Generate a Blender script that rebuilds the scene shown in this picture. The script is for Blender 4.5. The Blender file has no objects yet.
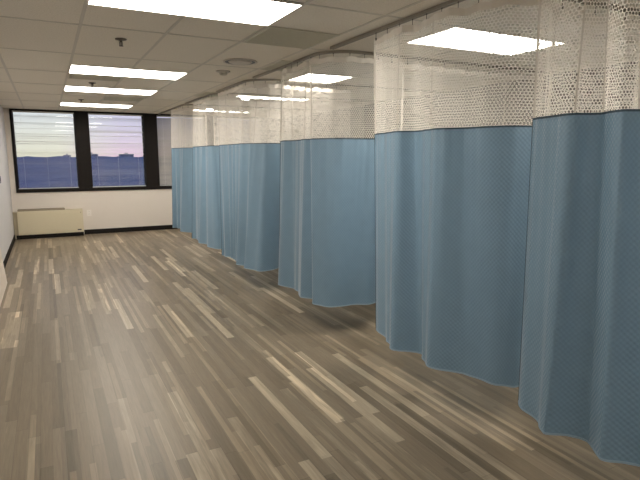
import bpy, bmesh, math, random
from mathutils import Vector, Matrix
random.seed(7)
scene = bpy.context.scene
C = scene.collection
PI = math.pi

# ------------------------------------------------------------------ camera
FPX = 525.0
YAW = math.atan(274 / 531.5)
PITCH = math.atan(83 / FPX)
CAM = Vector((0, 0, 1.65))
cam_d = bpy.data.cameras.new('camera')
cam = bpy.data.objects.new('camera', cam_d)
C.objects.link(cam)
cam.location = CAM
cam.rotation_euler = (PI / 2 - PITCH, 0, -YAW)
cam_d.sensor_width = 36
cam_d.lens = FPX / 640 * 36
cam_d.clip_end = 4000
cam_d.clip_start = .05
scene.camera = cam
FW = Vector((math.sin(YAW) * math.cos(PITCH), math.cos(YAW) * math.cos(PITCH), -math.sin(PITCH)))
RT = Vector((math.cos(YAW), -math.sin(YAW), 0))


def column(p):
    d = Vector(p) - CAM
    return 320 + FPX * d.dot(RT) / d.dot(FW)


# ------------------------------------------------------------------ constants (metres)
XL, XR, YB, YF, ZC = -0.68, 5.3, -2.5, 12.3, 2.6
GX, GY, T = 0.29, 3.14, 0.61           # ceiling grid origin and module
SEAM, HEM, TOP = 1.815, 0.27, 2.535    # curtain heights
TX = 2.28                              # track line along the aisle

# ------------------------------------------------------------------ materials
def new_mat(name):
    m = bpy.data.materials.new(name)
    m.use_nodes = True
    m.node_tree.nodes.clear()
    return m, m.node_tree.nodes, m.node_tree.links


def nd(N, t, **kw):
    n = N.new(t)
    for k, v in kw.items():
        if k == 'op': n.operation = v
        elif k == 'ins':
            for i, x in v.items(): n.inputs[i].default_value = x
        else: setattr(n, k, v)
    return n


def plain(name, col, rough=.6, metal=0, noise=0.06, nscale=30, bump=0.0, spec=.5):
    m, N, L = new_mat(name)
    o = nd(N, 'ShaderNodeOutputMaterial'); b = nd(N, 'ShaderNodeBsdfPrincipled')
    b.inputs['Roughness'].default_value = rough; b.inputs['Metallic'].default_value = metal
    b.inputs['Specular IOR Level'].default_value = spec
    tc = nd(N, 'ShaderNodeTexCoord'); nz = nd(N, 'ShaderNodeTexNoise', ins={'Scale': nscale, 'Detail': 4})
    L.new(tc.outputs['Object'], nz.inputs['Vector'])
    mx = nd(N, 'ShaderNodeMix', data_type='RGBA')
    mx.inputs[6].default_value = [c * (1 - noise) for c in col] + [1]
    mx.inputs[7].default_value = [min(1, c * (1 + noise)) for c in col] + [1]
    L.new(nz.outputs['Fac'], mx.inputs[0]); L.new(mx.outputs[2], b.inputs['Base Color'])
    if bump:
        bp = nd(N, 'ShaderNodeBump', ins={'Strength': bump, 'Distance': .002})
        L.new(nz.outputs['Fac'], bp.inputs['Height']); L.new(bp.outputs['Normal'], b.inputs['Normal'])
    L.new(b.outputs['BSDF'], o.inputs['Surface'])
    return m


def emit(name, col, s):
    m, N, L = new_mat(name)
    o = nd(N, 'ShaderNodeOutputMaterial'); e = nd(N, 'ShaderNodeEmission')
    e.inputs[0].default_value = (*col, 1); e.inputs[1].default_value = s
    L.new(e.outputs[0], o.inputs['Surface'])
    return m


def floor_mat():
    m, N, L = new_mat('vinyl_plank')
    o = nd(N, 'ShaderNodeOutputMaterial'); b = nd(N, 'ShaderNodeBsdfPrincipled')
    tc = nd(N, 'ShaderNodeTexCoord'); sp = nd(N, 'ShaderNodeSeparateXYZ')
    L.new(tc.outputs['Object'], sp.inputs[0])
    def M(op, a, bb=None, c=None):
        n = nd(N, 'ShaderNodeMath', op=op)
        for i, v in enumerate((a, bb, c)):
            if v is None: continue
            if isinstance(v, (int, float)): n.inputs[i].default_value = v
            else: L.new(v, n.inputs[i])
        return n.outputs[0]
    W, LEN = .066, 1.22
    xi = M('FLOOR', M('DIVIDE', M('ADD', sp.outputs[0], .017), W))
    w1 = nd(N, 'ShaderNodeTexWhiteNoise', noise_dimensions='1D'); L.new(xi, w1.inputs['W'])
    yy = M('ADD', M('DIVIDE', sp.outputs[1], LEN), M('MULTIPLY', w1.outputs['Value'], 7.3))
    yj = M('FLOOR', yy)
    cb = nd(N, 'ShaderNodeCombineXYZ'); L.new(xi, cb.inputs[0]); L.new(yj, cb.inputs[1])
    w2 = nd(N, 'ShaderNodeTexWhiteNoise', noise_dimensions='2D'); L.new(cb.outputs[0], w2.inputs['Vector'])
    v = w2.outputs['Value']
    # fine grain and broad figure, both stretched along the boards, shifted per board
    vs = nd(N, 'ShaderNodeVectorMath', op='MULTIPLY'); vs.inputs[1].default_value = (90, 5, 1)
    ad = nd(N, 'ShaderNodeVectorMath', op='ADD'); sc = nd(N, 'ShaderNodeVectorMath', op='SCALE'); sc.inputs['Scale'].default_value = 19
    L.new(w2.outputs['Color'], sc.inputs[0]); L.new(tc.outputs['Object'], ad.inputs[0]); L.new(sc.outputs[0], ad.inputs[1])
    L.new(ad.outputs[0], vs.inputs[0])
    g = nd(N, 'ShaderNodeTexNoise', ins={'Scale': 1.0, 'Detail': 5, 'Roughness': .65}); L.new(vs.outputs[0], g.inputs['Vector'])
    vs2 = nd(N, 'ShaderNodeVectorMath', op='MULTIPLY'); vs2.inputs[1].default_value = (26, 2.2, 1)
    L.new(ad.outputs[0], vs2.inputs[0])
    g2 = nd(N, 'ShaderNodeTexNoise', ins={'Scale': 1.0, 'Detail': 3, 'Roughness': .6, 'Distortion': .8}); L.new(vs2.outputs[0], g2.inputs['Vector'])
    r = nd(N, 'ShaderNodeValToRGB'); cr = r.color_ramp
    cr.elements[0].position = 0; cr.elements[0].color = FLOOR[0]
    cr.elements[1].position = 1; cr.elements[1].color = FLOOR[4]
    for p, c in ((.35, FLOOR[1]), (.86, FLOOR[2]), (.93, FLOOR[3])):
        e = cr.elements.new(p); e.color = c
    vv = M('ADD', v, M('MULTIPLY', M('SUBTRACT', g2.outputs['Fac'], .5), .25))
    L.new(vv, r.inputs[0])
    x2 = M('FLOOR', M('DIVIDE', M('ADD', sp.outputs[0], .009), .033))
    w3 = nd(N, 'ShaderNodeTexWhiteNoise', noise_dimensions='1D'); L.new(M('ADD', x2, 77.7), w3.inputs['W'])
    y2 = M('FLOOR', M('ADD', M('DIVIDE', sp.outputs[1], 1.35), M('MULTIPLY', w3.outputs['Value'], 5.1)))
    cb2 = nd(N, 'ShaderNodeCombineXYZ'); L.new(x2, cb2.inputs[0]); L.new(y2, cb2.inputs[1])
    w4 = nd(N, 'ShaderNodeTexWhiteNoise', noise_dimensions='2D'); L.new(cb2.outputs[0], w4.inputs['Vector'])
    st = M('MULTIPLY', M('MAXIMUM', 0, M('SUBTRACT', w4.outputs['Value'], .80)), M('MULTIPLY', g2.outputs['Fac'], 5.5))
    dk = M('MULTIPLY', M('LESS_THAN', w4.outputs['Value'], .10), -.16)
    gm = M('ADD', M('ADD', .68, M('ADD', st, dk)), M('MULTIPLY', g.outputs['Fac'], .62))
    # board joints
    fx = M('FRACT', M('DIVIDE', M('ADD', sp.outputs[0], .017), W * 2))
    jx = M('LESS_THAN', fx, .012)
    fy = M('FRACT', yy); jy = M('LESS_THAN', fy, .0025)
    jn = M('SUBTRACT', 1, M('MULTIPLY', M('MAXIMUM', jx, jy), .35))
    gm2 = M('MULTIPLY', gm, jn)
    mul = nd(N, 'ShaderNodeVectorMath', op='SCALE'); L.new(r.outputs[0], mul.inputs[0]); L.new(gm2, mul.inputs['Scale'])
    L.new(mul.outputs[0], b.inputs['Base Color'])
    b.inputs['Roughness'].default_value = .36
    b.inputs['Specular IOR Level'].default_value = .35
    bp = nd(N, 'ShaderNodeBump', ins={'Strength': .25, 'Distance': .0008})
    L.new(gm2, bp.inputs['Height']); L.new(bp.outputs['Normal'], b.inputs['Normal'])
    L.new(b.outputs['BSDF'], o.inputs['Surface'])
    return m


def fabric_mat(name, col, trans=.22, weave=True):
    m, N, L = new_mat(name)
    o = nd(N, 'ShaderNodeOutputMaterial')
    uv = nd(N, 'ShaderNodeUVMap', uv_map='UVMap')
    sp = nd(N, 'ShaderNodeSeparateXYZ'); L.new(uv.outputs[0], sp.inputs[0])
    def M(op, a, bb=None):
        n = nd(N, 'ShaderNodeMath', op=op)
        for i, v in enumerate((a, bb)):
            if v is None: continue
            if isinstance(v, (int, float)): n.inputs[i].default_value = v
            else: L.new(v, n.inputs[i])
        return n.outputs[0]
    k = 2 * PI / .025
    s1 = M('SINE', M('MULTIPLY', sp.outputs[0], k))
    s2 = M('SINE', M('MULTIPLY', sp.outputs[1], k * .9))
    h = M('MULTIPLY', s1, s2)
    nz = nd(N, 'ShaderNodeTexNoise', ins={'Scale': 9, 'Detail': 3}); L.new(uv.outputs[0], nz.inputs['Vector'])
    f = M('ADD', M('MULTIPLY', h, .2), M('ADD', .32, M('MULTIPLY', nz.outputs['Fac'], .36)))
    mx = nd(N, 'ShaderNodeMix', data_type='RGBA')
    mx.inputs[6].default_value = [c * .84 for c in col] + [1]
    mx.inputs[7].default_value = [c * 1.16 for c in col] + [1]
    L.new(f, mx.inputs[0])
    bp = nd(N, 'ShaderNodeBump', ins={'Strength': .7, 'Distance': .0016}); L.new(h, bp.inputs['Height'])
    b = nd(N, 'ShaderNodeBsdfPrincipled')
    b.inputs['Roughness'].default_value = .45
    b.inputs['Specular IOR Level'].default_value = .55
    b.inputs['Sheen Weight'].default_value = .8
    b.inputs['Sheen Roughness'].default_value = .3
    b.inputs['Sheen Tint'].default_value = (.95, .97, 1, 1)
    tr = nd(N, 'ShaderNodeBsdfTranslucent')
    L.new(mx.outputs[2], b.inputs['Base Color']); L.new(mx.outputs[2], tr.inputs[0])
    if weave: L.new(bp.outputs['Normal'], b.inputs['Normal'])
    ms = nd(N, 'ShaderNodeMixShader'); ms.inputs[0].default_value = trans
    L.new(b.outputs[0], ms.inputs[1]); L.new(tr.outputs[0], ms.inputs[2])
    L.new(ms.outputs[0], o.inputs['Surface'])
    return m


def net_mat():
    """white knotted net: staggered round holes, pitch 19 mm"""
    m, N, L = new_mat('white_net')
    o = nd(N, 'ShaderNodeOutputMaterial')
    uv = nd(N, 'ShaderNodeUVMap', uv_map='UVMap')
    p = .0195; q = p * math.sqrt(3)
    ds = []
    for ox, oy in ((0, 0), (.5, .5)):
        a = nd(N, 'ShaderNodeVectorMath', op='MULTIPLY'); a.inputs[1].default_value = (1 / p, 1 / q, 0)
        L.new(uv.outputs[0], a.inputs[0])
        a2 = nd(N, 'ShaderNodeVectorMath', op='ADD'); a2.inputs[1].default_value = (ox + 200, oy + 200, 0); L.new(a.outputs[0], a2.inputs[0])
        fr = nd(N, 'ShaderNodeVectorMath', op='FRACTION'); L.new(a2.outputs[0], fr.inputs[0])
        sb = nd(N, 'ShaderNodeVectorMath', op='SUBTRACT'); sb.inputs[1].default_value = (.5, .5, 0); L.new(fr.outputs[0], sb.inputs[0])
        s = nd(N, 'ShaderNodeVectorMath', op='MULTIPLY'); s.inputs[1].default_value = (p, q, 0); L.new(sb.outputs[0], s.inputs[0])
        ln = nd(N, 'ShaderNodeVectorMath', op='LENGTH'); L.new(s.outputs[0], ln.inputs[0])
        ds.append(ln.outputs['Value'])
    mn = nd(N, 'ShaderNodeMath', op='MINIMUM'); L.new(ds[0], mn.inputs[0]); L.new(ds[1], mn.inputs[1])
    lt = nd(N, 'ShaderNodeMath', op='LESS_THAN'); L.new(mn.outputs[0], lt.inputs[0]); lt.inputs[1].default_value = NET_R
    d = nd(N, 'ShaderNodeBsdfDiffuse'); d.inputs[0].default_value = (.95, .90, .83, 1)
    t = nd(N, 'ShaderNodeBsdfTranslucent'); t.inputs[0].default_value = (.95, .90, .83, 1)
    m1 = nd(N, 'ShaderNodeMixShader'); m1.inputs[0].default_value = .5
    L.new(d.outputs[0], m1.inputs[1]); L.new(t.outputs[0], m1.inputs[2])
    tp = nd(N, 'ShaderNodeBsdfTransparent')
    m2 = nd(N, 'ShaderNodeMixShader'); L.new(lt.outputs[0], m2.inputs[0])
    L.new(m1.outputs[0], m2.inputs[1]); L.new(tp.outputs[0], m2.inputs[2])
    L.new(m2.outputs[0], o.inputs['Surface'])
    return m


def glass_mat():
    m, N, L = new_mat('window_glass')
    o = nd(N, 'ShaderNodeOutputMaterial')
    tp = nd(N, 'ShaderNodeBsdfTransparent'); tp.inputs[0].default_value = (.93, .95, .96, 1)
    gl = nd(N, 'ShaderNodeBsdfGlossy'); gl.inputs['Roughness'].default_value = .02
    fr = nd(N, 'ShaderNodeFresnel'); fr.inputs[0].default_value = 1.45
    ms = nd(N, 'ShaderNodeMixShader')
    L.new(fr.outputs[0], ms.inputs[0]); L.new(tp.outputs[0], ms.inputs[1]); L.new(gl.outputs[0], ms.inputs[2])
    L.new(ms.outputs[0], o.inputs['Surface'])
    return m


def ceiling_mat():
    m, N, L = new_mat('ceiling_tile')
    o = nd(N, 'ShaderNodeOutputMaterial'); b = nd(N, 'ShaderNodeBsdfPrincipled')
    tc = nd(N, 'ShaderNodeTexCoord')
    n1 = nd(N, 'ShaderNodeTexNoise', ins={'Scale': 90, 'Detail': 3}); L.new(tc.outputs['Object'], n1.inputs['Vector'])
    r = nd(N, 'ShaderNodeValToRGB'); r.color_ramp.elements[0].position = .3; r.color_ramp.elements[1].position = .55
    c = CEIL
    r.color_ramp.elements[0].color = (c[0] * .86, c[1] * .85, c[2] * .84, 1); r.color_ramp.elements[1].color = (*c, 1)
    L.new(n1.outputs['Fac'], r.inputs[0]); L.new(r.outputs[0], b.inputs['Base Color'])
    b.inputs['Roughness'].default_value = .9; b.inputs['Specular IOR Level'].default_value = .15
    L.new(b.outputs[0], o.inputs['Surface'])
    return m


FLOOR = [(.160, .127, .086, 1), (.200, .160, .111, 1), (.238, .194, .138, 1), (.345, .285, .205, 1), (.42, .35, .255, 1)]
CEIL = (.84, .79, .70)
NET_R = .0078
EMIT = 15.5
M = {}
M['floor'] = floor_mat()
M['ceil'] = ceiling_mat()
M['wall'] = plain('wall_paint', (.74, .68, .62), .75, noise=.02, nscale=6)
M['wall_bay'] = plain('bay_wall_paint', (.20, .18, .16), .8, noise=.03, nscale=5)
M['wall_cool'] = plain('cool_wall_paint', (.63, .62, .63), .7, noise=.02, nscale=6)
M['grid'] = plain('grid_metal', (.62, .58, .51), .5, noise=.02)
M['track'] = plain('track_metal', (.34, .31, .26), .45, metal=.3)
M['hook'] = plain('hook_metal', (.14, .12, .10), .4, metal=.4)
M['black'] = plain('black_frame', (.010, .007, .006), .6, noise=.2, spec=.2)
M['basebd'] = plain('black_baseboard', (.012, .010, .009), .6, noise=.2, spec=.2)
M['blind'] = plain('blind_slat', (.80, .80, .78), .5, noise=.02)
M['blind_shaded'] = plain('shaded_blind_slat', (.46, .44, .41), .5, noise=.02)  # same white slats, with the shade of their undersides put into the colour
M['heater'] = plain('cream_enamel', (.66, .59, .43), .45, noise=.02)
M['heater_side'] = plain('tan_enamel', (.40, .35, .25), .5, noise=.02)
M['grille'] = plain('tan_grille', (.30, .25, .18), .5)
M['white_plastic'] = plain('white_plastic', (.82, .77, .72), .4, noise=.01)
M['vent'] = plain('grey_eggcrate', (.66, .64, .55), .6)
M['ceil_metal'] = plain('painted_metal', (.60, .55, .48), .45, noise=.02)
M['lampframe'] = plain('lamp_frame', (.7, .66, .6), .5, noise=.02)
M['diffuser'] = emit('lit_diffuser', (1.0, .93, .82), EMIT)
M['blue'] = fabric_mat('blue_curtain_cloth', (.215, .340, .460))
M['bluedark'] = plain('seam_cloth', (.06, .10, .13), .8)
M['hemcloth'] = plain('hem_cloth', (.32, .44, .54), .8)
M['net'] = net_mat()
M['heading'] = plain('white_heading', (.74, .69, .62), .8, noise=.03)
M['glass'] = glass_mat()
M['panel'] = plain('cream_laminate', (.72, .64, .56), .5, noise=.02)
M['edge'] = plain('panel_edge', (.45, .38, .30), .5, noise=.02)
M['dark'] = plain('dark_plastic', (.05, .05, .055), .4)
M['chrome'] = plain('brushed_chrome', (.35, .33, .3), .3, metal=.8)
M['earth'] = plain('dusk_ground', (.05, .085, .24), .95, noise=.25, nscale=.02)
M['woods'] = plain('dusk_foliage', (.045, .080, .23), .95, noise=.3, nscale=.05)
M['bldg'] = plain('dusk_concrete', (.12, .15, .30), .9, noise=.05, nscale=.3)
M['bwin'] = plain('dusk_window', (.05, .07, .16), .4)

# ------------------------------------------------------------------ mesh helpers
def box(bm, x0, x1, y0, y1, z0, z1):
    r = bmesh.ops.create_cube(bm, size=1)
    for v in r['verts']:
        v.co = Vector((x0 + (v.co.x + .5) * (x1 - x0), y0 + (v.co.y + .5) * (y1 - y0), z0 + (v.co.z + .5) * (z1 - z0)))
    return r['verts']


def boxes(lst):
    bm = bmesh.new()
    for b in lst: box(bm, *b)
    return bm


def bev(bm, w=.003, seg=2):
    bmesh.ops.bevel(bm, geom=bm.edges[:], offset=w, segments=seg, affect='EDGES', profile=.6)
    return bm


def lathe(bm, prof, cx, cy, n=32):
    rings = []
    for r, z in prof:
        if r < 1e-5: rings.append([bm.verts.new((cx, cy, z))])
        else: rings.append([bm.verts.new((cx + r * math.cos(2 * PI * i / n), cy + r * math.sin(2 * PI * i / n), z)) for i in range(n)])
    for a, b in zip(rings, rings[1:]):
        for i in range(n):
            j = (i + 1) % n
            if len(a) == 1 and len(b) == 1: continue
            if len(a) == 1: bm.faces.new((a[0], b[i], b[j]))
            elif len(b) == 1: bm.faces.new((a[i], a[j], b[0]))
            else: bm.faces.new((a[i], a[j], b[j], b[i]))
    bmesh.ops.recalc_face_normals(bm, faces=bm.faces[:])
    return bm


def sweep(bm, pts, section, closed_ends=True):
    """sweep a 2D section (side, up) along a horizontal polyline"""
    rows = []
    n = len(pts)
    for i, p in enumerate(pts):
        a = pts[max(i - 1, 0)]; b = pts[min(i + 1, n - 1)]
        t = Vector((b[0] - a[0], b[1] - a[1], 0)).normalized(); s = Vector((t.y, -t.x, 0))
        rows.append([bm.verts.new(Vector(p) + s * u + Vector((0, 0, v))) for u, v in section])
    k = len(section)
    for a, b in zip(rows, rows[1:]):
        for i in range(k): bm.faces.new((a[i], a[(i + 1) % k], b[(i + 1) % k], b[i]))
    if closed_ends:
        bm.faces.new(rows[0][::-1]); bm.faces.new(rows[-1])
    bmesh.ops.recalc_face_normals(bm, faces=bm.faces[:])
    return bm


def obj(name, bm, mat, parent=None, smooth=False):
    me = bpy.data.meshes.new(name)
    bm.to_mesh(me); bm.free()
    me.materials.append(mat)
    if smooth:
        for p in me.polygons: p.use_smooth = True
    o = bpy.data.objects.new(name, me); C.objects.link(o)
    if parent:
        o.parent = parent
        o.matrix_parent_inverse = Matrix.Translation(-parent.location)
    return o


def thing(name, label, cat, loc=(0, 0, 0), group=None):
    o = bpy.data.objects.new(name, None); C.objects.link(o)
    o.location = loc; o.empty_display_size = .1
    return tag(o, label, cat, group)


def tag(o, label=None, cat=None, group=None, kind=None):
    if label: o['label'] = label
    if cat: o['category'] = cat
    if group: o['group'] = group
    if kind: o['kind'] = kind
    return o


def struct(name, bm, m, parent=None, label=None):
    o = obj(name, bm, m, parent)
    if not parent: o['kind'] = 'structure'
    if label: o['label'] = label
    return o


# ------------------------------------------------------------------ the room shell
struct('floor', boxes([(XL, XR, YB, YF, -.1, 0)]), M['floor'], label='grey-brown wood plank vinyl floor with scattered pale boards')
struct('ceiling', boxes([(XL, XR, YB, YF, ZC, ZC + .1)]), M['ceil'], label='beige suspended tile ceiling')
struct('wall_left', boxes([(XL - .1, XL, YB - .1, YF + .3, -.1, ZC + .1)]), M['wall_cool'], label='pale grey wall on the left')
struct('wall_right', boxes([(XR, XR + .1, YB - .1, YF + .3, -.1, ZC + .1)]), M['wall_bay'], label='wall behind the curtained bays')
struct('wall_back', boxes([(XL, XR, YB - .1, YB, -.1, ZC + .1)]), M['wall'], label='wall behind the viewer')
struct('wall_far', boxes([(XL, XR, YF, YF + .22, -.1, .93), (XL, -.585, YF, YF + .22, .93, ZC + .1),
                          (-.585, XR, YF, YF + .22, 2.597, ZC + .1)]), M['wall'], label='far wall under the windows')
# black surround of the window band
WIN = [(-.545, .585), (.845, 1.965), (2.25, 3.355), (3.625, 4.745)]
ZS, ZT = 1.0, 2.565
fr = [(-.585, XR, YF - .02, YF + .2, .93, ZS), (-.585, XR, YF - .015, YF + .2, ZT, 2.597), (-.585, WIN[0][0], YF - .012, YF + .2, ZS, ZT)]
for (a, b), (c, d) in zip(WIN, WIN[1:] + [(XR, XR)]):
    fr.append((b, c, YF - .012, YF + .2, ZS, ZT))
struct('trim_1', boxes(fr), M['black'], label='black surround, sill and broad mullions of the window band')
for i, (a, b) in enumerate(WIN):
    w = struct('window_%d' % (i + 1), boxes([(a, a + .018, YF + .10, YF + .16, ZS, ZT), (b - .018, b, YF + .10, YF + .16, ZS, ZT),
                                           (a + .018, b - .018, YF + .10, YF + .16, ZS, ZS + .018), (a + .018, b - .018, YF + .10, YF + .16, ZT - .018, ZT)]),
               M['black'], label='black framed window')
    obj('glass', boxes([(a + .018, b - .018, YF + .125, YF + .131, ZS + .018, ZT - .018)]), M['glass'], w)
struct('baseboard_far', boxes([(.62, XR - .012, YF - .012, YF, 0, .10)]), M['basebd'], label='black rubber baseboard')
struct('baseboard_left', boxes([(XL, XL + .012, YB, YF, 0, .10)]), M['basebd'], label='black rubber baseboard')
struct('baseboard_right', boxes([(XR - .012, XR, YB, YF - .0, 0, .10)]), M['basebd'], label='black rubber baseboard')
# ceiling grid
g = bmesh.new()
x = GX - T
k = 0
xs = []
x = GX - T
while x < XR: xs.append(x); x += T
for x in xs: box(g, x - .0115, x + .0115, YB, YF, ZC - .0035, ZC)
cols = list(zip([XL] + xs, xs + [XR]))
for a, b in cols:
    y = GY - 4 * 2 * T
    while y < YF:
        if y > YB: box(g, a + .0115, b - .0115, y - .0115, y + .0115, ZC - .0032, ZC)
        y += 2 * T
lights = [('a', GX, GY), ('a', GX, GY + 5 * T), ('a', GX, GY + 8 * T), ('a', GX, GY + 12 * T),
          ('b', GX + 4 * T, GY), ('s', GX + 4 * T, GY + 4 * T), ('b', GX + 4 * T, GY + 8 * T), ('b', GX + 4 * T, GY + 12 * T),
          ('z', GX, GY - 7 * T), ('z', GX + 4 * T, GY - 4 * T)]
for _, x0, y0 in lights:
    for yy in (y0, y0 + T): box(g, x0, x0 + (T if _ == 's' else 2 * T), yy - .0115, yy + .0115, ZC - .0031, ZC)
struct('trim_2', g, M['grid'], label='metal grid between the ceiling tiles')

# ------------------------------------------------------------------ ceiling lights
LL = {0: 'largest lit ceiling panel over the open floor, cut by the top edge of the picture',
      1: 'lit ceiling panel over the open floor, second nearest, in front of a grey ceiling grille',
      2: 'lit ceiling panel over the open floor, third nearest, between two grey grilles',
      3: 'lit ceiling panel over the open floor, farthest and thinnest, just before the windows',
      4: 'nearest lit ceiling panel behind the curtain netting, above the widest blue curtain',
      5: 'second nearest lit ceiling panel seen through the curtain netting, beside the bend of a track',
      6: 'third nearest lit ceiling panel seen through the curtain netting',
      7: 'farthest lit ceiling panel seen through the curtain netting, a thin bright line',
      8: 'lit ceiling panel over the open floor behind the viewer', 9: 'lit ceiling panel over the nearest curtained bay, above the picture'}
for i, (_, x0, y0) in enumerate(lights):
    wl = T if _ == 's' else 2 * T
    t = thing('ceiling_light', LL[i], 'ceiling light', (x0 + wl / 2, y0 + T / 2, ZC), 'rectangular ceiling light panels')
    e = .004
    X0, X1, Y0, Y1 = x0 + e, x0 + wl - e, y0 + e, y0 + T - e
    w = .009
    obj('frame', boxes([(X0, X0 + w, Y0, Y1, ZC - .010, ZC - .0005), (X1 - w, X1, Y0, Y1, ZC - .010, ZC - .0005),
                        (X0 + w, X1 - w, Y0, Y0 + w, ZC - .010, ZC - .0005), (X0 + w, X1 - w, Y1 - w, Y1, ZC - .010, ZC - .0005)]), M['lampframe'], t)
    obj('diffuser', bev(boxes([(X0 + w, X1 - w, Y0 + w, Y1 - w, ZC - .008, ZC - .004)]), .001, 1), M['diffuser'], t)

# ------------------------------------------------------------------ grey return-air grilles
def grille(x0, y0, w, d, label):
    t = thing('ceiling_grille', label, 'vent', (x0 + w / 2, y0 + d / 2, ZC), 'grey ceiling grilles')
    e = .013
    X0, X1, Y0, Y1 = x0 + e, x0 + w - e, y0 + e, y0 + d - e
    obj('backing', boxes([(X0, X1, Y0, Y1, ZC - .0045, ZC - .0040)]), M['vent'], t)
    obj('frame', boxes([(X0, X0 + .012, Y0, Y1, ZC - .012, ZC - .0045), (X1 - .012, X1, Y0, Y1, ZC - .012, ZC - .0045),
                        (X0 + .012, X1 - .012, Y0, Y0 + .012, ZC - .012, ZC - .0045), (X0 + .012, X1 - .012, Y1 - .012, Y1, ZC - .012, ZC - .0045)]), M['vent'], t)
    b = []
    n = int((X1 - X0) / .02)
    for i in range(1, n): b.append((X0 + (X1 - X0) * i / n - .001, X0 + (X1 - X0) * i / n + .001, Y0 + .012, Y1 - .012, ZC - .011, ZC - .0045))
    n = int((Y1 - Y0) / .02)
    for i in range(1, n): b.append((X0 + .012, X1 - .012, Y0 + (Y1 - Y0) * i / n - .001, Y0 + (Y1 - Y0) * i / n + .001, ZC - .010, ZC - .0045))
    obj('eggcrate', boxes(b), M['vent'], t)


grille(GX + 2 * T, GY + T, T, T, 'largest square grey ceiling grille, beside the nearest light panel')
grille(GX + 3 * T, GY + 3 * T, T - .14, T, 'grey ceiling grille touching the curtain track beyond the round vent')
grille(GX + 3 * T, GY + 7.7 * T, T - .14, T, 'small far grey ceiling grille against the curtain track')
grille(GX, GY + 6 * T, T, T * .75, 'grey ceiling grille just behind the second light panel over the open floor')
grille(GX + T, GY + 9.8 * T, T, T, 'grey ceiling grille in front of the farthest light panel over the open floor')

# round ceiling vent
cx, cy = 1.80, 5.24
t = thing('round_vent', 'round white ceiling vent beyond the square grey grille', 'vent', (cx, cy, ZC))
obj('outer_ring', lathe(bmesh.new(), [(.145, ZC - .001), (.165, ZC - .001), (.172, ZC - .006), (.172, ZC - .012), (.162, ZC - .015), (.150, ZC - .008)], cx, cy, 48), M['ceil_metal'], t, True)
obj('dark_gap', lathe(bmesh.new(), [(.1515, ZC - .0095), (.12, ZC - .0085)], cx, cy, 48), M['dark'], t, True)
obj('inner_cone', lathe(bmesh.new(), [(.112, ZC - .009), (.115, ZC - .014), (.095, ZC - .020), (.05, ZC - .026), (0, ZC - .027)], cx, cy, 48), M['ceil_metal'], t, True)

# smoke detector
cx, cy = 1.83, 5.91
t = thing('smoke_detector', 'small pale smoke detector on the ceiling beyond the round vent', 'smoke detector', (cx, cy, ZC))
obj('base', lathe(bmesh.new(), [(0, ZC - .001), (.075, ZC - .001), (.078, ZC - .012), (.06, ZC - .016), (0, ZC - .016)], cx, cy), M['ceil_metal'], t, True)
obj('sensing_chamber', lathe(bmesh.new(), [(.042, ZC - .015), (.042, ZC - .036), (.035, ZC - .046), (.015, ZC - .052), (0, ZC - .053)], cx, cy), M['ceil_metal'], t, True)
obj('slots', lathe(bmesh.new(), [(.0435, ZC - .022), (.0435, ZC - .033)], cx, cy), M['vent'], t)

# sprinkler heads
def sprinkler(cx, cy, label):
    t = thing('sprinkler_head', label, 'sprinkler', (cx, cy, ZC), 'ceiling sprinkler heads')
    obj('escutcheon', lathe(bmesh.new(), [(0, ZC - .001), (.046, ZC - .001), (.044, ZC - .008), (.02, ZC - .014), (0, ZC - .014)], cx, cy), M['hook'], t, True)
    bm = bmesh.new()
    lathe(bm, [(.011, ZC - .012), (.011, ZC - .026), (.006, ZC - .028)], cx, cy, 12)
    for s in (-1, 1):
        sweep(bm, [(cx + s * .010, cy - .0025, ZC - .026), (cx + s * .010, cy + .0025, ZC - .026)], [(-.003, 0), (.003, 0), (.001, -.03), (-.003, -.03)])
    lathe(bm, [(.0, ZC - .026), (.004, ZC - .03), (.004, ZC - .052), (0, ZC - .054)], cx, cy, 8)
    obj('frame_arms', bm, M['hook'], t)
    obj('deflector', lathe(bmesh.new(), [(0, ZC - .055), (.017, ZC - .055), (.017, ZC - .058), (0, ZC - .058)], cx, cy, 16), M['hook'], t)


sprinkler(.61, 4.72, 'nearest ceiling sprinkler head, between the two nearest light panels over the open floor')
sprinkler(.60, 7.60, 'second ceiling sprinkler head, between the second and third light panels over the open floor')
sprinkler(.59, 9.85, 'farthest ceiling sprinkler head, just before the farthest light panel')

# ------------------------------------------------------------------ curtain tracks
DIV = [2.27, 4.25, 6.22, 7.75, 9.70]
ENDS = [4.20, 6.15, 7.68, 9.63, 12.2]
RAD = .30


def track_path(yd, yend):
    pts = []
    n = 30
    for i in range(n + 1): pts.append((XR - .02 - (XR - .02 - TX - RAD) * i / n, yd))
    for i in range(1, 13):
        a = PI / 2 * i / 12
        pts.append((TX + RAD - RAD * math.sin(a), yd + RAD - RAD * math.cos(a)))
    n = 40
    for i in range(1, n + 1): pts.append((TX, yd + RAD + (yend - yd - RAD) * i / n))
    return pts


TR = [[(TX, YB + .3 + (2.20 - YB - .3) * i / 60) for i in range(61)]] + [track_path(a, b) for a, b in zip(DIV, ENDS)]
TN = ['curtain track of the nearest bay, at the top right corner of the picture', 'curtain track ending short of the bend with the large grille beside it',
      'second curtain track, bending round beside the ceiling light behind it', 'third curtain track from the viewer that bends into the bays',
      'fourth curtain track from the viewer that bends into the bays', 'farthest curtain track, running up to the window wall']
for p, lb in zip(TR, TN):
    q = [(a, b, ZC - .003) for a, b in p]
    o = obj('curtain_track', sweep(bmesh.new(), q, [(-.017, 0), (.017, 0), (.017, -.022), (.006, -.022), (.006, -.006), (-.006, -.006), (-.006, -.022), (-.017, -.022)]), M['track'])
    tag(o, lb, 'curtain track', 'ceiling curtain tracks')


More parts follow.
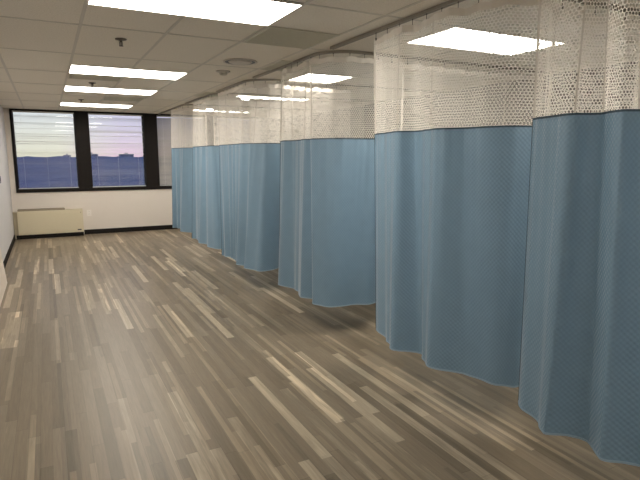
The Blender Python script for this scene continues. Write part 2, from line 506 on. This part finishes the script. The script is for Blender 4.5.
def dense(path):
    """arc-length table of a track, from its far (aisle) end towards the wall end"""
    p = [Vector((a, b)) for a, b in path][::-1]
    s = [0]
    for a, b in zip(p, p[1:]): s.append(s[-1] + (b - a).length)
    return p, s


def at_s(tab, s):
    p, S = tab
    s = max(0, min(S[-1], s))
    lo = 0
    for i in range(len(S) - 1):
        if S[i + 1] >= s: lo = i; break
    f = (s - S[lo]) / max(1e-9, S[lo + 1] - S[lo])
    return p[lo].lerp(p[lo + 1], f)


def cr(p0, p1, p2, p3, t):
    return .5 * ((2 * p1) + (p2 - p0) * t + (2 * p0 - 5 * p1 + 4 * p2 - p3) * t * t + (3 * p1 - p0 - 3 * p2 + p3) * t ** 3)


TS = (SEAM - HEM) / (TOP - HEM)


def curtain(track, ctrl, label, ripple=.006, rl=.16, ph=0.0, SEAM=SEAM, bright_folds=()):
    """ctrl: hem position (x, y) and either the column where the fold crosses the seam or None.
    Every fold is a straight line from the hem up to a point of the track."""
    tab = dense(track)
    K = []
    last = 0
    for hx, hy, px in ctrl:
        best = None
        s = 0
        while s < tab[1][-1]:
            c = at_s(tab, s)
            if px is None: e = abs(c.x - hx) + abs(c.y - hy)
            else:
                if abs(c.x - TX) < .001: c = Vector((c.x + .72 * max(-.11, min(.11, hx - TX)), c.y))
                q = Vector((hx, hy)).lerp(c, TS)
                e = abs(column((q.x, q.y, SEAM)) - px) + .2 * (abs(c.x - hx) + abs(c.y - hy))
            if best is None or e < best[0]: best = (e, s)
            s += .01
        sk = max(best[1], last + .015)
        last = sk
        K.append((Vector((hx, hy)), sk))
    # sample
    S = []
    n = len(K)
    idx = []
    for i in range(n - 1):
        idx.append(len(S))
        ln = (K[i + 1][0] - K[i][0]).length
        m = max(4, int(ln / .012))
        for j in range(m):
            t = j / m
            a, b, c, d = K[max(i - 1, 0)], K[i], K[i + 1], K[min(i + 2, n - 1)]
            h = cr(a[0], b[0], c[0], d[0], t)
            s = b[1] + (c[1] - b[1]) * t
            S.append((h, s))
    S.append(K[-1])
    hems = [a for a, _ in S]
    tops = [at_s(tab, s) for _, s in S]
    N_ = len(S)
    # normals of the hem path, little waves of the cloth
    def nrm(lst, i):
        a = lst[max(i - 1, 0)]; b = lst[min(i + 1, N_ - 1)]
        t = (b - a)
        if t.length < 1e-6: return Vector((1, 0))
        t.normalize(); return Vector((t.y, -t.x))
    al = [0]
    for a, b in zip(hems, hems[1:]): al.append(al[-1] + (b - a).length)
    h2, t2 = [], []
    for i in range(N_):
        s = S[i][1]
        w = math.sin(2 * PI * s / rl + ph) + .4 * math.sin(2 * PI * s / (rl * .41) + ph * 2)
        w2 = math.sin(2 * PI * s / (rl * 1.27) + ph * 1.7)
        h2.append(hems[i] + nrm(hems, i) * ripple * w2 * 1.6)
        n_ = nrm(tops, i)
        off = max(-.11, min(.11, (hems[i] - tops[i]).dot(n_)))
        t2.append(tops[i] + n_ * (.007 * w + .72 * off))
    def pt(i, z):
        f = (z - HEM) / (TOP - HEM)
        g = f
        q = h2[i].lerp(t2[i], g)
        return Vector((q.x, q.y, z))
    top_z = lambda i: 0
    mid = [pt(i, 1.3) for i in range(N_)]
    U = [0]
    for a, b in zip(mid, mid[1:]): U.append(U[-1] + (b - a).length)
    c0 = mid[N_ // 2]
    root = thing('cubicle_curtain', label, 'curtain', (c0.x, c0.y, HEM), 'blue cubicle curtains with white netting tops')
    hooks_s = [s for s in [S[0][1] + .03 + .15 * k for k in range(60)] if s < S[-1][1]]
    def droop(s):       # heading sags between its hooks
        u = ((s - S[0][1] - .03) / .15) % 1
        return -.014 * math.sin(PI * u) ** 2
    def sheet(name, zs, mat, dr=False, off=0.0):
        bm = bmesh.new(); uvl = bm.loops.layers.uv.new('UVMap')
        G = []
        for z in zs:
            row = []
            for i in range(N_):
                p = pt(i, z)
                if dr:
                    k = max(0, (z - SEAM) / (TOP - SEAM)); p.z += droop(S[i][1]) * k ** 3
                if off:
                    nn = nrm(h2, i); p += Vector((nn.x, nn.y, 0)) * off
                row.append(bm.verts.new(p))
            G.append(row)
        for zi in range(len(zs) - 1):
            for i in range(N_ - 1):
                f = bm.faces.new((G[zi][i], G[zi][i + 1], G[zi + 1][i + 1], G[zi + 1][i]))
                f.smooth = True
                for l, (u, v) in zip(f.loops, ((U[i], zs[zi]), (U[i + 1], zs[zi]), (U[i + 1], zs[zi + 1]), (U[i], zs[zi + 1]))): l[uvl].uv = (u, v)
        return obj(name, bm, mat, root)
    L_ = lambda a, b, n: [a + (b - a) * i / n for i in range(n + 1)]
    sheet('blue_panel', L_(HEM, SEAM, 14), M['blue'])
    sheet('netting', L_(SEAM, TOP - .045, 8), M['net'], True)
    sheet('heading_band', L_(TOP - .045, TOP, 2), M['heading'], True)
    def strip(name, z0, z1, mat, th):
        bm = bmesh.new(); rows = []
        for i in range(N_):
            nn = nrm(h2, i); nn = Vector((nn.x, nn.y, 0)) * th
            a, b = pt(i, z0), pt(i, z1)
            rows.append([bm.verts.new(v) for v in (a + nn, b + nn, b - nn, a - nn)])
        for a, b in zip(rows, rows[1:]):
            for k in range(4): bm.faces.new((a[k], a[(k + 1) % 4], b[(k + 1) % 4], b[k]))
        bm.faces.new(rows[0]); bm.faces.new(rows[-1][::-1])
        bmesh.ops.recalc_face_normals(bm, faces=bm.faces[:])
        obj(name, bm, mat, root)
    strip('seam_tape', SEAM - .006, SEAM + .004, M['bluedark'], .0022)
    strip('hem', HEM - .006, HEM + .004, M['hemcloth'], .0022)
    # side hem: a narrow folded cord on the free edge
    bm = bmesh.new()
    rows = []
    for z in L_(HEM, SEAM, 10):
        p = pt(0, z); rows.append([bm.verts.new(p + Vector((.003 * math.cos(a), .003 * math.sin(a), 0))) for a in (0, PI / 2, PI, 3 * PI / 2)])
    for a, b in zip(rows, rows[1:]):
        for k in range(4): bm.faces.new((a[k], a[(k + 1) % 4], b[(k + 1) % 4], b[k]))
    obj('edge_piping', bm, M['bluedark'], root)
    bm = bmesh.new()
    rows = []
    for z in L_(SEAM, TOP - .05, 8):
        p = pt(0, z); q = pt(2, z); d = (q - p).normalized(); nn = Vector((d.y, -d.x, 0))
        rows.append([bm.verts.new(v) for v in (p + nn * .002, p + d * .018 + nn * .002, p + d * .018 - nn * .002, p - nn * .002)])
    for a, b in zip(rows, rows[1:]):
        for k in range(4): bm.faces.new((a[k], a[(k + 1) % 4], b[(k + 1) % 4], b[k]))
    bmesh.ops.recalc_face_normals(bm, faces=bm.faces[:])
    obj('netting_selvage', bm, M['heading'], root)
    for kk in bright_folds:  # white strips added to draw the bright lines along the fold ridges
        bm = bmesh.new(); rows = []; i0 = idx[kk]
        for z in L_(SEAM, TOP - .05, 8):
            p = pt(i0, z); q = pt(i0 + 1, z); d = (q - p).normalized(); nn = Vector((d.y, -d.x, 0))
            rows.append([bm.verts.new(v) for v in (p - d * .004 + nn * .002, p + d * .004 + nn * .002, p + d * .004 - nn * .002, p - d * .004 - nn * .002)])
        for a, b in zip(rows, rows[1:]):
            for k in range(4): bm.faces.new((a[k], a[(k + 1) % 4], b[(k + 1) % 4], b[k]))
        bmesh.ops.recalc_face_normals(bm, faces=bm.faces[:])
        obj('bright_fold_line', bm, M['heading'], root)
    for s in hooks_s:
        c = at_s(tab, s)
        bm = bmesh.new()
        lathe(bm, [(0, ZC - .012), (.0045, ZC - .012), (.0045, ZC - .030), (.002, ZC - .032), (.002, TOP + .006), (.006, TOP + .002), (.006, TOP - .014), (0, TOP - .016)], c.x, c.y, 8)
        obj('hook', bm, M['hook'], root)
    return root


A = [(2.31, 1.99, 533.7), (2.25, 1.91, 538), (2.21, 1.77, 554), (2.14, 1.68, 574), (2.23, 1.61, 589), (2.27, 1.52, 604), (2.18, 1.40, 622), (2.26, 1.32, 636),
     (2.30, 1.24, 652), (2.20, 1.10, None), (2.31, .96, None), (2.20, .82, None), (2.30, .68, None), (2.22, .5, None)]
B = [(2.28, 3.44, 374.5), (2.25, 3.27, 383), (2.19, 3.12, 392), (2.14, 3.00, 397), (2.27, 2.86, 415), (2.20, 2.71, 430), (2.18, 2.58, 443), (2.30, 2.43, 466), (2.33, 2.30, 488),
     (2.37, 2.20, 508), (2.46, 2.14, 533), (2.62, 2.19, None), (2.74, 2.29, None)]
Cc = [(2.24, 5.34, 281), (2.17, 5.17, 284), (2.24, 4.96, 293), (2.22, 4.78, 301), (2.16, 4.62, 304), (2.25, 4.48, 313), (2.17, 4.35, 316.5), (2.22, 4.22, 328), (2.31, 4.15, 341),
      (2.46, 4.15, 356), (2.64, 4.09, 374), (2.78, 4.16, None), (2.92, 4.32, None), (3.05, 4.18, None)]
D_ = [(2.13, 7.18, 219), (2.19, 6.95, 227), (2.19, 6.70, 239), (2.12, 6.48, 245), (2.21, 6.33, 250), (2.11, 6.22, 254), (2.21, 6.06, 262), (2.25, 5.93, 267), (2.44, 5.95, 274), (2.62, 6.08, None), (2.80, 6.22, None)]
E_ = [(2.14, 8.95, 193), (2.20, 8.72, 198), (2.14, 8.44, 202), (2.21, 8.24, 206), (2.14, 8.04, 209), (2.20, 7.86, 213), (2.24, 7.69, 217), (2.45, 7.62, None), (2.66, 7.70, None)]
F_ = [(2.13, 10.58, 171), (2.25, 10.29, 180), (2.16, 9.95, 184), (2.25, 9.76, 188), (2.33, 9.62, 193), (2.5, 9.58, None), (2.66, 9.66, None)]
curtain(TR[0], A, 'nearest blue curtain, at the right edge of the picture, in front of all the others', .004, .15, .4, 1.848, (3, 5, 7))
curtain(TR[1], B, 'wide blue curtain second nearest the viewer, under the ceiling light seen through netting', .004, .15, 1.1, 1.825, (3, 5))
curtain(TR[2], Cc, 'third blue curtain from the viewer, with bright narrow vertical folds in its left half', .004, .15, 2.0, bright_folds=(4, 6))
curtain(TR[3], D_, 'fourth blue curtain from the viewer, in the middle of the row', .012, .17, .7, bright_folds=(1, 3, 5, 7))
curtain(TR[4], E_, 'fifth blue curtain from the viewer, narrow, second from the windows', .014, .17, 1.9, bright_folds=(2, 4))
curtain(TR[5], F_, 'farthest blue curtain, beside the window wall', .014, .17, .2, bright_folds=(1, 2, 3))
DL = ['cross curtain with netting top, nearest the viewer, seen through the nearest curtain netting',
      'cross curtain with netting top behind the wide blue curtain, below the nearest bay light',
      'cross curtain with netting top between the second and third nearest bay lights',
      'cross curtain with netting top in front of the third nearest bay light',
      'farthest cross curtain, between the fifth and last aisle curtains']
for k, yd in enumerate(DIV):
    pts = []
    x = 2.86; s = 1
    xe = (5.1, 5.1, 3.75, 4.9, 4.9)[k]
    rr = random.Random(k + 5)
    x = (2.76, 3.10, 2.82, 2.80, 2.80)[k]
    while x < xe:
        pts.append((x, yd + s * rr.uniform(.02, .07), None)); x += rr.uniform(.09, .17); s = -s
    curtain(TR[k + 1], pts, DL[k], .004, .15, k * .9)

# ------------------------------------------------------------------ blinds
BL = ['open white blind in the leftmost window, sky and dark trees behind it', 'open white blind in the middle window, pink sky behind it',
      'closed white blind, its shade painted grey, in the right window, partly behind the farthest curtain', 'closed blind in the window hidden behind the curtains']
for i, (a, b) in enumerate(WIN):
    rr = random.Random(31 + i)
    t = thing('window_blind', BL[i], 'blind', ((a + b) / 2, YF + .06, ZS), 'horizontal window blinds')
    x0, x1 = a + .008, b - .008
    obj('headrail', boxes([(x0, x1, YF + .04, YF + .08, ZT - .028, ZT - .001)]), M['blind'], t)
    obj('bottom_rail', boxes([(x0, x1, YF + .047, YF + .073, ZS + .004, ZS + .018)]), M['blind'], t)
    bm = bmesh.new()
    z = ZS + .035
    drift = 0
    while z < ZT - .035:
        if i < 2:
            drift = .75 * drift + rr.gauss(0, 4)
            ang = 5 + drift + (rr.uniform(10, 28) if rr.random() < .33 else 0)
            if z < 1.68: ang = 4 + .35 * drift
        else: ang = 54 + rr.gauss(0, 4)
        ang = math.radians(ang)
        hw = .0125
        yc = YF + .06
        vs = []
        for xx in (x0 + .004, x1 - .004):
            for s, cz in ((-1, 0), (0, .0018), (1, 0)):
                vs.append(bm.verts.new((xx, yc + s * hw * math.cos(ang), z + s * hw * math.sin(ang) + cz)))
        bm.faces.new((vs[0], vs[1], vs[4], vs[3])); bm.faces.new((vs[1], vs[2], vs[5], vs[4]))
        z += .022
    obj('slats', bm, M['blind'] if i < 2 else M['blind_shaded'], t)
    for fx in (.12, .5, .88):
        xx = x0 + (x1 - x0) * fx
        obj('ladder_cord', boxes([(xx - .0012, xx + .0012, YF + .046, YF + .048, ZS + .02, ZT - .03)]), M['blind'], t)

# ------------------------------------------------------------------ heater on the far wall
t = thing('wall_heater', 'cream metal heater cabinet below the left window', 'heater', (-.02, YF - .11, 0))
y0 = YF - .215
obj('plinth', boxes([(-.64, .60, y0 + .02, YF - .001, 0, .085)]), M['basebd'], t)
obj('cabinet', bev(boxes([(-.60, .605, y0, YF - .002, .085, .565)]), .006), M['heater'], t)
obj('side_filler', boxes([(-.672, -.602, y0 + .03, YF - .002, .02, .55)]), M['heater_side'], t)
gr = obj('top_grille', boxes([(-.585, .27, y0 + .02, YF - .05, .565, .600)]), M['grille'], t)
obj('louvres', boxes([(-.57 + .021 * k, -.562 + .021 * k, y0 + .03, YF - .06, .600, .606) for k in range(40)]), M['grille'], gr)
pr = obj('front_panel', bev(boxes([(-.575, .580, y0 - .006, y0 - .0005, .115, .535)]), .002), M['heater'], t)
obj('badge', boxes([(.485, .560, y0 - .009, y0 - .0061, .128, .152)]), M['dark'], t)
obj('latch', boxes([(.555, .572, y0 - .009, y0 - .0061, .490, .515)]), M['heater_side'], t)

# outlet
t = thing('wall_outlet', 'white electrical outlet plate on the far wall beside the heater', 'outlet', (.74, YF, .46))
obj('cover_plate', bev(boxes([(.695, .785, YF - .007, YF - .0005, .395, .525)]), .002), M['white_plastic'], t)
for z in (.43, .49):
    s = obj('socket', bev(boxes([(.722, .758, YF - .009, YF - .0071, z - .014, z + .014)]), .0008, 1), M['white_plastic'], t)
    obj('slot', boxes([(.731, .734, YF - .0096, YF - .0091, z - .005, z + .006), (.746, .749, YF - .0096, YF - .0091, z - .005, z + .006)]), M['dark'], s)

# light switch at the left edge
t = thing('light_switch', 'small dark switch on the left wall at the edge of the picture', 'light switch', (XL, 9.9, 1.29))
obj('cover_plate', bev(boxes([(XL + .0005, XL + .006, 9.74, 9.98, 1.235, 1.345)]), .002), M['dark'], t)
obj('rocker', bev(boxes([(XL + .006, XL + .012, 9.83, 9.89, 1.265, 1.315)]), .002), M['dark'], t)

# leaning panel on the left
bm = bmesh.new()
ya, yb = 5.6, 7.93
sx, sz, hx = -.574, 0.0, .80
dx, dz = (XL + .035) - sx, hx
ln = math.hypot(dx, dz); ux, uz = dx / ln, dz / ln
nx, nz = uz, -ux
th = .02
prof = [(sx, .0), (sx + ux * ln, uz * ln), (sx + ux * ln - nx * th, uz * ln - nz * th), (sx - nx * th, -nz * th + .0)]
prof = [(a, max(b, .0)) for a, b in prof]
r0 = [bm.verts.new((a, ya, b)) for a, b in prof]; r1 = [bm.verts.new((a, yb, b)) for a, b in prof]
for k in range(4): bm.faces.new((r0[k], r0[(k + 1) % 4], r1[(k + 1) % 4], r1[k]))
bm.faces.new(r0[::-1]); bm.faces.new(r1)
bmesh.ops.recalc_face_normals(bm, faces=bm.faces[:])
tag(obj('leaning_panel', bm, M['panel']), 'cream flat panel leaning against the left wall, cut by the left edge of the picture', 'panel')

# ------------------------------------------------------------------ outside at dusk
bm = bmesh.new()
box(bm, -900, 1500, 60, 2200, -13.2, -13)
struct('trim_3', bm, M['earth'], label='dusky ground far below the windows')
bpy.data.objects['trim_3'].name = 'ground'
rr = random.Random(3)
bm = bmesh.new()
nx_, ny_ = 130, 26
G = []
for j in range(ny_):
    row = []
    for i in range(nx_):
        y = 260 + j * 14
        x = -160 + i * 4.6 * (y / 400)
        h = 4 + 8.3 * min(1, j / 20) + rr.uniform(-.9, 1.0) + .7 * math.sin(i * .21 + j * .9) + .5 * math.sin(i * .057 + 1 + j * .2)
        if j > 20: h += 1.3
        if j == ny_ - 1 or j == 0: h = 0
        row.append(bm.verts.new((x + rr.uniform(-1, 1), y, -13 + h)))
    G.append(row)
for j in range(ny_ - 1):
    for i in range(nx_ - 1):
        bm.faces.new((G[j][i], G[j][i + 1], G[j + 1][i + 1], G[j + 1][i]))
o = obj('distant_woodland', bm, M['woods'])
tag(o, 'dark blue band of treetops far outside the windows', 'trees', kind='stuff')


def far_building(x, y, w, h, label):
    t = thing('distant_building', label, 'building', (x, y, -13), 'far buildings on the skyline')
    obj('walls', boxes([(x - w / 2, x + w / 2, y, y + w, -13, h)]), M['bldg'], t)
    obj('roof', boxes([(x - w / 2 - .3, x + w / 2 + .3, y - .3, y + w + .3, h, h + .5), (x - w * .15, x + w * .1, y + 2, y + 5, h + .5, h + 1.8)]), M['bldg'], t)
    for k in range(3):
        for f in range(3):
            xx = x - w / 2 + w * (k + .5) / 3
            obj('window', boxes([(xx - w * .09, xx + w * .09, y - .1, y, h - 2.6 - f * 3, h - 1.2 - f * 3)]), M['bwin'], t)


far_building(49, 700, 15, 5.2, 'small blocky building on the skyline at the left side of the middle window')
far_building(90, 700, 16, 5.0, 'small blocky building on the skyline right of centre in the middle window')
far_building(20.5, 640, 7, 3.2, 'tiny building top poking over the trees in the left window')

# ------------------------------------------------------------------ sky
w = bpy.data.worlds.new('dusk_sky'); scene.world = w; w.use_nodes = True
N, L = w.node_tree.nodes, w.node_tree.links
N.clear()
o = nd(N, 'ShaderNodeOutputWorld'); bg = nd(N, 'ShaderNodeBackground'); bg.inputs[1].default_value = 1.15
tc = nd(N, 'ShaderNodeTexCoord'); sp = nd(N, 'ShaderNodeSeparateXYZ'); L.new(tc.outputs['Generated'], sp.inputs[0])
r1 = nd(N, 'ShaderNodeValToRGB'); r2 = nd(N, 'ShaderNodeValToRGB')
for r, cols in ((r1, [(0, (.85, .80, .62)), (.03, (.88, .86, .74)), (.09, (.80, .84, .90)), (.5, (.25, .36, .60))]),
                (r2, [(0, (.88, .62, .74)), (.03, (.80, .68, .82)), (.09, (.68, .70, .88)), (.5, (.25, .36, .60))])):
    r.color_ramp.elements[0].position = 0; r.color_ramp.elements[0].color = (*cols[0][1], 1)
    r.color_ramp.elements[1].position = cols[-1][0]; r.color_ramp.elements[1].color = (*cols[-1][1], 1)
    for p, c in cols[1:-1]:
        e = r.color_ramp.elements.new(p); e.color = (*c, 1)
    L.new(sp.outputs[2], r.inputs[0])
mr = nd(N, 'ShaderNodeMapRange'); mr.inputs[1].default_value = .02; mr.inputs[2].default_value = .12
L.new(sp.outputs[0], mr.inputs[0])
mx = nd(N, 'ShaderNodeMix', data_type='RGBA'); L.new(mr.outputs[0], mx.inputs[0]); L.new(r1.outputs[0], mx.inputs[6]); L.new(r2.outputs[0], mx.inputs[7])
L.new(mx.outputs[2], bg.inputs[0]); L.new(bg.outputs[0], o.inputs[0])

# ------------------------------------------------------------------ view
scene.cycles.transparent_max_bounces = 32
scene.cycles.max_bounces = 12
scene.cycles.diffuse_bounces = 6
scene.view_settings.view_transform = 'Standard'
scene.view_settings.look = 'None'
scene.view_settings.gamma = 1
scene.view_settings.use_curve_mapping = False
scene.view_settings.exposure = 0.0
